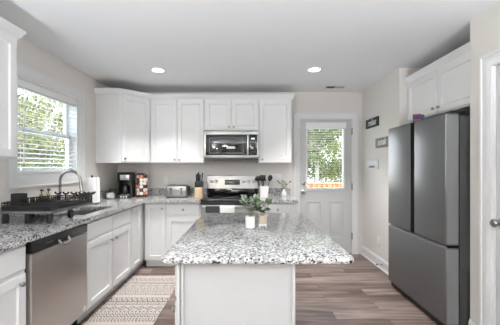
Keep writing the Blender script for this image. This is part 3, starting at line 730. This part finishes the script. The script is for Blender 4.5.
for j_ in range(ny):
    for i in range(nx):
        a = j_*(nx+1)+i; fs.append((a, a+1, a+nx+2, a+nx+1)); cols.append(rugcol(rw_*i/nx, rl_-rl_*j_/ny))
me = bpy.data.meshes.new('weave'); me.from_pydata(vs, [], fs); me.update()
ca = me.color_attributes.new('pattern', 'FLOAT_COLOR', 'CORNER')
buf = []
for p in cols: buf += [p[0], p[1], p[2], 1]*4
ca.data.foreach_set('color', buf)
rm = mat('woven_rug', cream, .95); n = rm.node_tree.nodes; l = rm.node_tree.links
at = n.new('ShaderNodeAttribute'); at.attribute_name = 'pattern'; nz = n.new('ShaderNodeTexNoise'); nz.inputs['Scale'].default_value = 260; tcx = n.new('ShaderNodeTexCoord'); l.new(tcx.outputs['Object'], nz.inputs['Vector'])
mz = n.new('ShaderNodeMixRGB'); mz.blend_type = 'MULTIPLY'; mz.inputs[0].default_value = .15; l.new(at.outputs['Color'], mz.inputs[1]); l.new(nz.outputs['Fac'], mz.inputs[2])
l.new(mz.outputs[0], n['Principled BSDF'].inputs['Base Color'])
me.materials.append(rm); wv = bpy.data.objects.new('weave', me); C.objects.link(wv); wv.parent = t
md_ = wv.modifiers.new('thick', 'SOLIDIFY'); md_.thickness = .006; md_.offset = -1
M['fringe'] = mat('cream_fringe', (.66, .61, .55), .95)
for s_ in (1, -1):
    b = MB()
    for i in range(46):
        x = -rw_/2+rw_*(i+.5)/46; y = s_*rl_/2
        b.tube([(x, y-s_*.003, .006), (x+random.uniform(-.003, .003), y+s_*.02, .005), (x+random.uniform(-.008, .008), y+s_*random.uniform(.04, .055), .003)], [.0035, .003, .0025], 5)
    obj('fringe', b, M['fringe'], t)

# ------------------------------------------------------------------ countertop objects
def on(y, x): return (x, y, CT+.0006)
# paper towel
PX, PY = -1.80, 3.24
t = thing('paper_towel_holder', 'black paper towel stand behind the sink holding the roll', 'holder', on(PY, PX))
obj('base', MB().lathe([(.082, 0), (.082, .008), (.076, .012), (0, .012)], n=32), M['black'], t); obj('post', MB().lathe([(.006, .012), (.006, .305), (.011, .310), (.011, .322), (0, .328)], n=12), M['black'], t)
t = thing('paper_towel_roll', 'white paper towel roll standing upright by the faucet', 'paper towel', (PX, PY, CT+.0135))
obj('roll', MB().lathe([(.02, 0), (.066, 0), (.067, .003), (.067, .285), (.066, .288), (.02, .288), (.02, 0)], n=36), M['paper'], t)
obj('loose_sheet', MB().box(.0665, -.02, .002, .069, .045, .286), M['paper'], t)
# jar with lid
t = thing('glass_canister', 'squat grey glass canister with dark lid beside the coffee maker', 'jar', on(3.74, -1.83))
obj('jar', MB().lathe([(.045, 0), (.054, .008), (.056, .05), (.050, .078), (.046, .084)], n=28), M['jar'], t)
obj('lid', MB().lathe([(.050, .084), (.050, .093), (.03, .102), (.008, .105), (.008, .112), (.014, .117), (.012, .128), (0, .131)], n=24), M['black'], t)
obj('label_patch', MB().box(.02, -.057, .02, -.02, -.0545, .055, .0005), M['plastic'], t)
# coffee maker
t = thing('coffee_maker', 'tall black coffee maker with silver top band in the corner', 'coffee maker', on(3.93, -1.70), R(8))
obj('base', MB().box(-.09, -.13, 0, .09, .13, .035, .008), M['black'], t); obj('column', MB().box(-.09, .03, .035, .09, .13, .27, .008), M['black'], t)
b = MB().box(-.092, -.11, .235, .092, .13, .335, .014, 3); hd = obj('brew_head', b, M['black'], t)
obj('silver_band', MB().box(-.05, -.1125, .245, .065, -.1095, .315, .001), M['steelh'], hd)
obj('lid', MB().box(-.095, -.10, .336, .095, .125, .350, .005), M['black'], t)
for x in (-.082, .082): obj('side_rail', MB().box(x-.008, -.105, .036, x+.008, .03, .236, .004), M['black'], t)
obj('drip_tray', MB().box(-.06, -.125, .0355, .06, -.02, .046, .003), M['steelh'], t)
b = MB()
for i in range(3): b.lathe([(.012, 0), (.012, .002)], (-.035+i*.034, -.1305, .019), 12, KM)
obj('buttons', b, M['white'], t)
obj('carafe', MB().lathe([(.035, .047), (.05, .06), (.052, .12), (.04, .16), (.036, .17)], (0, -.05, 0), 20), M['blackglass'], t)
# pod carousel
CX, CY = -1.53, 4.04
t = thing('pod_carousel', 'dark wire coffee pod carousel between coffee maker and toaster', 'pod holder', on(CY, CX))
obj('base', MB().lathe([(.085, 0), (.085, .012), (.07, .02), (0, .02)], n=28), M['black'], t); obj('top_ring', MB().lathe([(.0, .318), (.07, .318), (.072, .324), (.06, .33), (0, .332)], n=28), M['black'], t)
b = MB()
for i in range(10): a = R(36*i+18); b.tube([(.074*math.cos(a), .074*math.sin(a), .018), (.074*math.cos(a), .074*math.sin(a), .32)], .002, 5)
obj('wires', b, M['black'], t); obj('core', MB().cyl(.018, .02, .318), M['black'], t)
pm = {}
for key in ('podA', 'podB', 'podC'):
    pr = MB().lathe([(.017, -.030), (.021, -.002), (.0248, -.002), (.0248, 0), (.0, .0012)], (0, 0, 0), 14, Matrix.Rotation(R(90), 4, 'X'))
    o = tag(obj('coffee_pod', pr, M[key]), '', 'coffee pod', 'coffee pods in the carousel'); pm[key] = o
names = {'podA': 'orange-lidded coffee pod held in the wire carousel', 'podB': 'cream-lidded coffee pod held in the wire carousel', 'podC': 'dark brown-lidded coffee pod held in the wire carousel'}
used = set()
for row in range(6):
    for col in range(10):
        a = R(36*col); 
        if math.sin(a) > .75: continue
        key = ('podA', 'podB', 'podC')[(row+(col*2 if row % 2 else col)) % 3] if (row+col) % 4 else 'podB'
        src = pm[key]; o = src if key not in used else src.copy()
        if key in used: C.objects.link(o)
        used.add(key)
        o.location = (CX+.078*math.cos(a), CY+.078*math.sin(a), CT+.0006+.048+row*.048); o.rotation_euler = (0, 0, a+PI/2); o['label'] = names[key]
# toaster
t = thing('toaster', 'wide stainless four-slice toaster against the backsplash', 'toaster', on(3.98, -.995), R(3))
b = MB(); lp = []
for ins, z in ((.004, .012), (0, .018), (0, .13), (.006, .155), (.022, .168), (.03, .170)): lp.append(z3(rrect(.150-ins, .115-ins, .03, 5), z))
obj('shell', loft(b, lp), M['steel'], t)
obj('base', loft(MB(), [z3(rrect(.148, .113, .03), 0), z3(rrect(.148, .113, .03), .012)]), M['black'], t)
for x in (-.07, .07):
    obj('lever_slot', MB().box(x-.006, -.1165, .045, x+.006, -.1145, .14), M['black'], t); obj('lever', MB().box(x-.016, -.135, .115, x+.016, -.116, .130, .003), M['black'], t)
for x in (-.115, -.025, .025, .115): obj('dial', MB().lathe([(.012, 0), (.011, .012), (0, .013)], (x, -.115, .045), 14, KM), M['nickel'], t)
for x in (-.09, -.05, .05, .09): obj('bread_slot', MB().box(x-.011, -.07, .1702, x+.011, .07, .1712), M['black'], t)
obj('end_cap', MB().box(.150, -.06, .02, .168, .06, .15, .008), M['black'], t); obj('end_cap', MB().box(-.168, -.06, .02, -.150, .06, .04, .008), M['black'], t)
# knife block
KX, KY = -.668, 3.86
t = thing('knife_block', 'light wood knife block with black top beside the range', 'knife block', on(KY, KX))
obj('wood_base', MB().box(-.055, -.05, 0, .05, .08, .145, .004), M['wood'], t); obj('black_top', MB().box(-.056, -.051, .1452, .051, .081, .225, .004), M['black'], t)
obj('emblem', MB().box(-.018, -.052, .075, .014, -.0502, .088), M['terracotta'], t)
kn = tag(obj('kitchen_knife', MB().tube([(0, 0, 0), (0, 0, .045), (0, .0, .085), (0, 0, .098)], [.0085, .007, .0095, .006], 8), M['black']), 'black-handled kitchen knife standing in the knife block', 'knife', 'knives in the knife block')
for i, (x, y, s_) in enumerate(((-.038, -.02, 1), (-.012, -.02, 1.1), (.014, -.02, .95), (.036, -.02, .85), (-.036, .03, 1.15), (-.006, .03, 1.3), (.028, .03, 1.2))):
    o = kn if i == 0 else kn.copy()
    if i: C.objects.link(o)
    o.location = (KX+x, KY+y, CT+.0006+.2255); o.rotation_euler = (R(random.uniform(-4, 8)), R(random.uniform(-6, 6)), 0); o.scale = (1, 1, s_)
# utensil crock
UX, UY_ = .225, 3.98
t = thing('utensil_crock', 'white square ceramic utensil crock right of the range', 'crock', on(UY_, UX))
b = MB(); loft(b, [z3(rrect(.056, .056, .012), 0), z3(rrect(.062, .062, .012), .155), z3(rrect(.057, .057, .010), .155), z3(rrect(.052, .052, .010), .01)])
obj('vessel', b, M['white'], t)
def utensil(kind, label, dx, dy, lx, ly, head):
    bx, by, bz = UX+dx, UY_+dy, CT+.012
    t = thing(kind, label, 'utensil', (bx, by, bz))
    tip = Vector((lx, ly, .21)); obj('handle', MB().tube([(0, 0, 0), tip], .006, 8), M['black'], t)
    m_ = Matrix.Translation(tip) @ Vector((0, 0, 1)).rotation_difference(tip.normalized()).to_matrix().to_4x4()
    if head == 'spoon': h_ = MB().lathe([(0, 0), (.018, .01), (.033, .04), (.033, .06), (.02, .085), (0, .092)], n=16); h_.xf(Matrix.Scale(.25, 4, (0, 1, 0)))
    elif head == 'ladle': h_ = MB().lathe([(0, 0), (.03, .01), (.042, .03), (.042, .05), (.03, .07), (0, .075)], n=16); h_.xf(Matrix.Scale(.7, 4, (0, 1, 0)))
    else: h_ = MB().box(-.032, -.003, 0, .032, .003, .085, .002)
    h_.xf(m_); obj('head', h_, M['black'], t)
utensil('ladle', 'round black ladle leaning left out of the white crock', -.02, 0, -.055, -.01, 'ladle')
utensil('spatula', 'black flat turner standing upright in the white crock', 0, .02, -.004, .0, 'turner')
utensil('serving_spoon', 'black serving spoon leaning right out of the white crock', .02, -.01, .055, -.01, 'spoon')
utensil('slotted_spoon', 'black spoon standing at the front of the white crock', -.005, -.025, -.025, -.01, 'spoon')

# plants
def leaf(b, p, d, n_, ln, wd, curl=.2):
    d = d.normalized(); s_ = d.cross(n_).normalized(); u = s_.cross(d).normalized()
    prof = [(0, .06), (.25, .75), (.5, 1), (.75, .72), (1, .05)]; vs = []
    for tt, ww_ in prof:
        c_ = p+d*ln*tt-u*curl*ln*tt*tt
        vs += [(c_-s_*wd/2*ww_+u*.12*wd*ww_)[:], c_[:], (c_+s_*wd/2*ww_+u*.12*wd*ww_)[:]]
    fs = []
    for k in range(4):
        for q in (0, 1): a = 3*k+q; fs.append((a, a+1, a+4, a+3))
    b.add(vs, fs)
def potted(name, label, loc, potprof, potmat, stems, leafm, sz, soil_z, soil_r, spread, hgt, lpn, seed, rx=1):
    rnd = random.Random(seed); t = thing(name, label, 'plant', loc)
    obj('pot', MB().lathe(potprof, n=28), potmat, t)
    obj('soil', MB().lathe([(soil_r, soil_z-.004), (soil_r, soil_z), (0, soil_z+.004)], n=20), M['soil'], t)
    bs = MB(); bl = MB()
    for s_ in range(stems):
        a = 2*PI*s_/stems+rnd.uniform(-.4, .4); rr = spread*rnd.uniform(.3, 1); top = Vector((rr*math.cos(a)*rx, rr*math.sin(a), soil_z+hgt*rnd.uniform(.55, 1)))
        b0 = Vector((.3*soil_r*math.cos(a), .3*soil_r*math.sin(a), soil_z)); mid = (b0+top)/2+Vector((0, 0, hgt*.18))-Vector((math.cos(a), math.sin(a), 0))*rr*.12
        pts = [b0*(1-u)**2+mid*2*u*(1-u)+top*u*u for u in [i/6 for i in range(7)]]
        bs.tube(pts, .0014, 5)
        for k in range(lpn):
            u = .3+.7*k/(lpn-1); p = b0*(1-u)**2+mid*2*u*(1-u)+top*u*u; aa = rnd.uniform(0, 2*PI)
            d = Vector((math.cos(aa), math.sin(aa), rnd.uniform(-.1, .7))); leaf(bl, p, d, Vector((rnd.uniform(-.3, .3), rnd.uniform(-.3, .3), 1)), sz*rnd.uniform(.7, 1.1), sz*rnd.uniform(.5, .7), .25)
        leaf(bl, top, (top-mid), Vector((0, 1, .3)), sz, sz*.6, .2)
    obj('stems', bs, M['stem'], t); obj('leaves', bl, leafm, t); return t
p1 = (.016, 1.955, CT+.0006); 
potted('potted_plant', 'pale round-leaved plant in a white pot, left one on the island', p1, [(.030, 0), (.033, .004), (.034, .082), (.031, .083), (.030, .07), (0, .07)], M['white'], 12, M['leafA'], .036, .074, .029, .075, .13, 8, 3, 1.05)
t2 = potted('potted_plant', 'broad dark-leaved plant in a beige pot on a white stand, right one on the island', (.103, 1.965, CT+.0006), [(.023, .018), (.027, .022), (.031, .078), (.033, .080), (.033, .088), (.029, .088), (.028, .078), (0, .078)], M['terracotta'], 7, M['leafB'], .045, .080, .027, .050, .09, 4, 11, 1.1)
obj('stand_ring', MB().lathe([(.026, .018), (.031, .018), (.031, .026), (.0285, .026)], n=24), M['white'], t2)
for i in range(4):
    a = R(45+90*i); obj('stand_leg', MB().tube([(.029*math.cos(a), .029*math.sin(a), .0205), (.031*math.cos(a), .031*math.sin(a), 0.003)], .003, 6), M['white'], t2)
potted('potted_plant', 'small sprig plant in a white bud vase at the end of the back worktop', (.515, 4.02, CT+.0006), [(.030, 0), (.036, .01), (.036, .05), (.020, .085), (.016, .105), (.013, .105), (.015, .08), (0, .08)], M['white'], 6, M['leafA'], .045, .09, .014, .09, .13, 3, 21, 1.0)

# soap bottles
def soap(label, x, y, m):
    t = thing('soap_bottle', label, 'soap bottle', on(y, x), R(-30))
    obj('bottle', MB().lathe([(.030, 0), (.033, .004), (.033, .115), (.028, .130), (.013, .140), (.013, .148)], n=24), m, t)
    obj('collar', MB().lathe([(.0165, .141), (.0165, .170), (.012, .172)], n=20), M['gold'], t)
    b = MB().cyl(.004, .170, .20, n=10); b.lathe([(.010, .198), (.011, .210), (.008, .214), (0, .214)], n=14); b.tube([(0, 0, .206), (.028, 0, .208), (.040, 0, .200)], .0045, 8); obj('pump', b, M['black'], t)
soap('dark soap bottle with gold collar and black pump, left of the pair', -1.918, 2.61, M['amber'])
soap('white soap bottle with gold collar and black pump, right of the pair', -1.918, 2.70, M['white'])

# dish rack
DY0, DY1, DXa, DXb = 2.08, 2.66, -1.85, -1.455
t = thing('dish_rack', 'large black wire dish drying rack on legs left of the sink', 'dish rack', ((DXa+DXb)/2, (DY0+DY1)/2, CT+.0006))
hx, hy = (DXb-DXa)/2, (DY1-DY0)/2
b = MB(); tz = .075
loft(b, [z3(rrect(hx, hy, .03), tz), z3(rrect(hx, hy, .03), tz+.018), z3(rrect(hx-.006, hy-.006, .026), tz+.018), z3(rrect(hx-.01, hy-.01, .024), tz+.006)])
obj('drain_tray', b, M['tray'], t)
for x, y in ((-hx+.03, -hy+.03), (hx-.03, -hy+.03), (0, -hy+.03), (hx-.03, -hy+.27)):
    b = MB().box(x-.015, y-.015, .004, x+.015, y+.015, tz, .003); lg = obj('leg', b, M['black'], t); obj('rubber_foot', MB().box(x-.014, y-.014, 0, x+.014, y+.014, .004), M['black'], lg)
for x in (-hx+.03,): obj('leg', MB().box(x-.022, -hy+.27-.018, 0, x+.022, -hy+.27+.018, tz, .003), M['black'], t)
b = MB(); q = .014
top = .152
def dip(y): return top+.010*math.sin(PI*(y+hy)/(2*hy))
for x in (-hx+q, hx-q):
    b.tube([(x, -hy+q+(2*hy-2*q)*i/10, dip(-hy+(2*hy)*i/10)) for i in range(11)], .005, 8)
    b.tube([(x, -hy+q, .135), (x, hy-q, .135)], .003, 6)
    k = 24
    for i in range(k+1): y = -hy+q+(2*hy-2*q)*i/k; b.tube([(x, y, .093), (x, y, dip(y))], .0030, 5)
for y in (-hy+q, hy-q):
    b.tube([(-hx+q, y, top), (hx-q, y, top)], .005, 8); b.tube([(-hx+q, y, .135), (hx-q, y, .135)], .003, 6)
    for i in range(17): x = -hx+q+(2*hx-2*q)*i/16; b.tube([(x, y, .093), (x, y, top)], .0030, 5)
for i in range(17): x = -hx+q+(2*hx-2*q)*i/16; b.tube([(x, -hy+q, .098), (x, hy-q, .098)], .0030, 5)
for i in range(12): y = -hy+q+(2*hy-2*q)*i/11; b.tube([(-hx+q, y, .102), (hx-q, y, .102)], .0030, 5)
for x in (-hx+q, hx-q): b.box(x-.002, -hy+q, .095, x+.002, hy-q, .125)
b.box(-hx+q, -hy+q-.002, .095, hx-q, -hy+q+.002, .13)
obj('wire_basket', b, M['blackwire'], t)
for row in (-.10, .0):
    b = MB().tube([(row, -hy+.03, .102), (row, hy-.1, .102)], .003, 6)
    for i in range(11): y = -hy+.06+i*.032; b.tube([(row, y-.008, .102), (row, y-.006, .165), (row, y, .172), (row, y+.006, .165), (row, y+.008, .102)], .0032, 6)
    obj('plate_prongs', b, M['blackwire'], t)
b = MB(); ub = (-.155, -.215, .125)
b.box(-.04, -.03, 0, .04, .03, .006)
for a in ((-.04, -.03, -.036, .03), (.036, -.03, .04, .03), (-.036, -.03, .036, -.026), (-.036, .026, .036, .03), (-.002, -.026, .002, .026)): b.box(a[0], a[1], .006, a[2], a[3], .115)
obj('utensil_caddy', b, M['black'], t, (-hx+.095, -hy+.075, .105))
for i in range(5):
    y = hy-.20+.045*i; x = hx-q
    b = MB(); b.tube([(x, y, .10), (x-.004, y, .15), (x-.004, y, .17)], .005, 8); b.tube([(x-.03, y-.012, .188), (x-.015, y-.004, .17), (x, y, .168), (x+.015, y+.004, .17), (x+.028, y+.012, .190)], [.009, .007, .009, .007, .009], 8)
    obj('cup_hook', b, M['blackwire'], t)
for i in range(4):
    x = -hx+.06+.075*i; y = hy-q
    b = MB(); b.tube([(x, y, .12), (x, y, .170)], .005, 8); b.tube([(x-.028, y, .187), (x-.015, y, .172), (x, y, .168), (x+.015, y, .172), (x+.028, y, .187)], .008, 8); obj('cup_hook', b, M['blackwire'], t)

# ------------------------------------------------------------------ outside
struct('ground', MB().box(-30, -8, -.45, -2.13, 30, -.35).box(-2.13, 4.41, -.45, 30, 30, -.35), M['grass'])
M['bounce'] = mat('pale_bounce', (.62, .61, .59), .9, noise=.08, nscale=6, bump=.2)  # pale surface added to bounce daylight indoors
struct('side_bounce_slab', MB().box(-4.6, -4, -.349, -2.14, 8, -.30), M['bounce'])  # added unseen slab, throws daylight up through the window
struct('back_bounce_slab', MB().box(-1, 4.42, -.349, 4.4, 6.8, -.06), M['bounce'])  # added unseen slab, throws daylight in through the back door
def tree(name, label, x, y, h0, rx, rz, nleaf, lm, seed, branches=6, lsz=.09, trunk_r=.06, cat='tree'):
    rnd = random.Random(seed); g = -.35
    t = thing(name, label, cat, (x, y, g)); b = MB(); tops = []
    fork = Vector((rnd.uniform(-.05, .05), 0, max(.5, h0-rz*.9-g)))
    b.tube([(0, 0, 0), (fork.x*.5, .02, fork.z*.5), fork], [trunk_r, trunk_r*.85, trunk_r*.7], 10)
    for i in range(branches):
        a = 2*PI*i/branches+rnd.uniform(-.4, .4); e_ = Vector((math.cos(a)*rx*.75, math.sin(a)*rx*.75, h0-g+rnd.uniform(-.3, .8)*rz)); mid = (fork+e_)/2+Vector((0, 0, .15))
        b.tube([fork, mid, e_], [trunk_r*.6, trunk_r*.4, trunk_r*.15], 7); tops += [mid, e_]
    obj('trunk', b, M['bark'], t)
    cl = [Vector((rnd.uniform(-1, 1)*rx, rnd.uniform(-1, 1)*rx, h0-g+rnd.uniform(-1, 1)*rz)) for _ in range(70)]
    cl = [c for c in cl if (c.x/rx)**2+(c.y/rx)**2+((c.z-h0+g)/rz)**2 < 1.1]+tops
    b = MB()
    for i in range(nleaf):
        c = rnd.choice(cl); p = c+Vector((rnd.gauss(0, .22), rnd.gauss(0, .22), rnd.gauss(0, .18)))*max(.6, rx/1.3)
        d = Vector((rnd.uniform(-1, 1), rnd.uniform(-1, 1), rnd.uniform(-.8, .5))).normalized(); s_ = d.cross(Vector((rnd.uniform(-1, 1), rnd.uniform(-1, 1), 1))).normalized()
        ln = lsz*rnd.uniform(.7, 1.3); wd = ln*.55
        if p.z < .05: continue
        b.add([p[:], (p+d*ln*.5+s_*wd/2)[:], (p+d*ln)[:], (p+d*ln*.5-s_*wd/2)[:]], [(0, 1, 2, 3)])
    f = obj('foliage', b, lm, t, smooth=False); return t
tree('garden_tree', 'bright green leafy tree outside the kitchen window, nearest the glass', -5.1, 6.3, 1.9, 1.15, 2.2, 11000, M['tree'], 1)
tree('garden_tree', 'bright green leafy tree outside the kitchen window, farther back', -7.4, 10.3, 2.4, 1.8, 3.0, 15000, M['tree'], 2)
tree('garden_tree', 'tall garden tree far behind the others outside the kitchen window', -12.5, 16.5, 3.2, 3.0, 4.0, 11000, M['tree2'], 4, lsz=.15)
tree('garden_tree', 'tree with pale forked trunk seen through the glazed back door', 2.1, 8.6, 2.5, .95, 1.1, 5500, M['tree2'], 5, branches=7, trunk_r=.075)
tree('garden_tree', 'leafy tree right of the forked one seen through the back door', 4.5, 12.6, 1.7, 1.15, 2.2, 9000, M['tree'], 6)
tree('garden_tree', 'dark leafy tree behind the forked trunk seen through the back door', 1.9, 13.4, 1.5, 1.05, 2.1, 9000, M['tree2'], 7, lsz=.12)
tree('garden_tree', 'broad tree far behind the others seen through the back door', 4.6, 19, 2.0, 2.6, 3.2, 11000, M['tree2'], 8, lsz=.19)
t = thing('deck_railing', 'orange-brown wooden railing outside the glazed back door', 'railing', (2.0, 6.9, -.35))
obj('top_rail', MB().box(-2.2, -.07, 1.25, 2.2, .07, 1.29, .004), M['fence'], t); b = MB(); b.box(-2.2, -.02, 1.16, 2.2, .02, 1.249); b.box(-2.2, -.02, .42, 2.2, .02, .50); obj('cross_rail', b, M['fence'], t)
for i in range(3): obj('post', MB().box(-2.2+2.15*i, -.045, 0, -2.1+2.15*i, .045, 1.249), M['fence'], t)
b = MB()
for i in range(34): b.box(-2.05+i*.125, -.055, .42, -2.01+i*.125, -.021, 1.249)
obj('balusters', b, M['fence'], t)
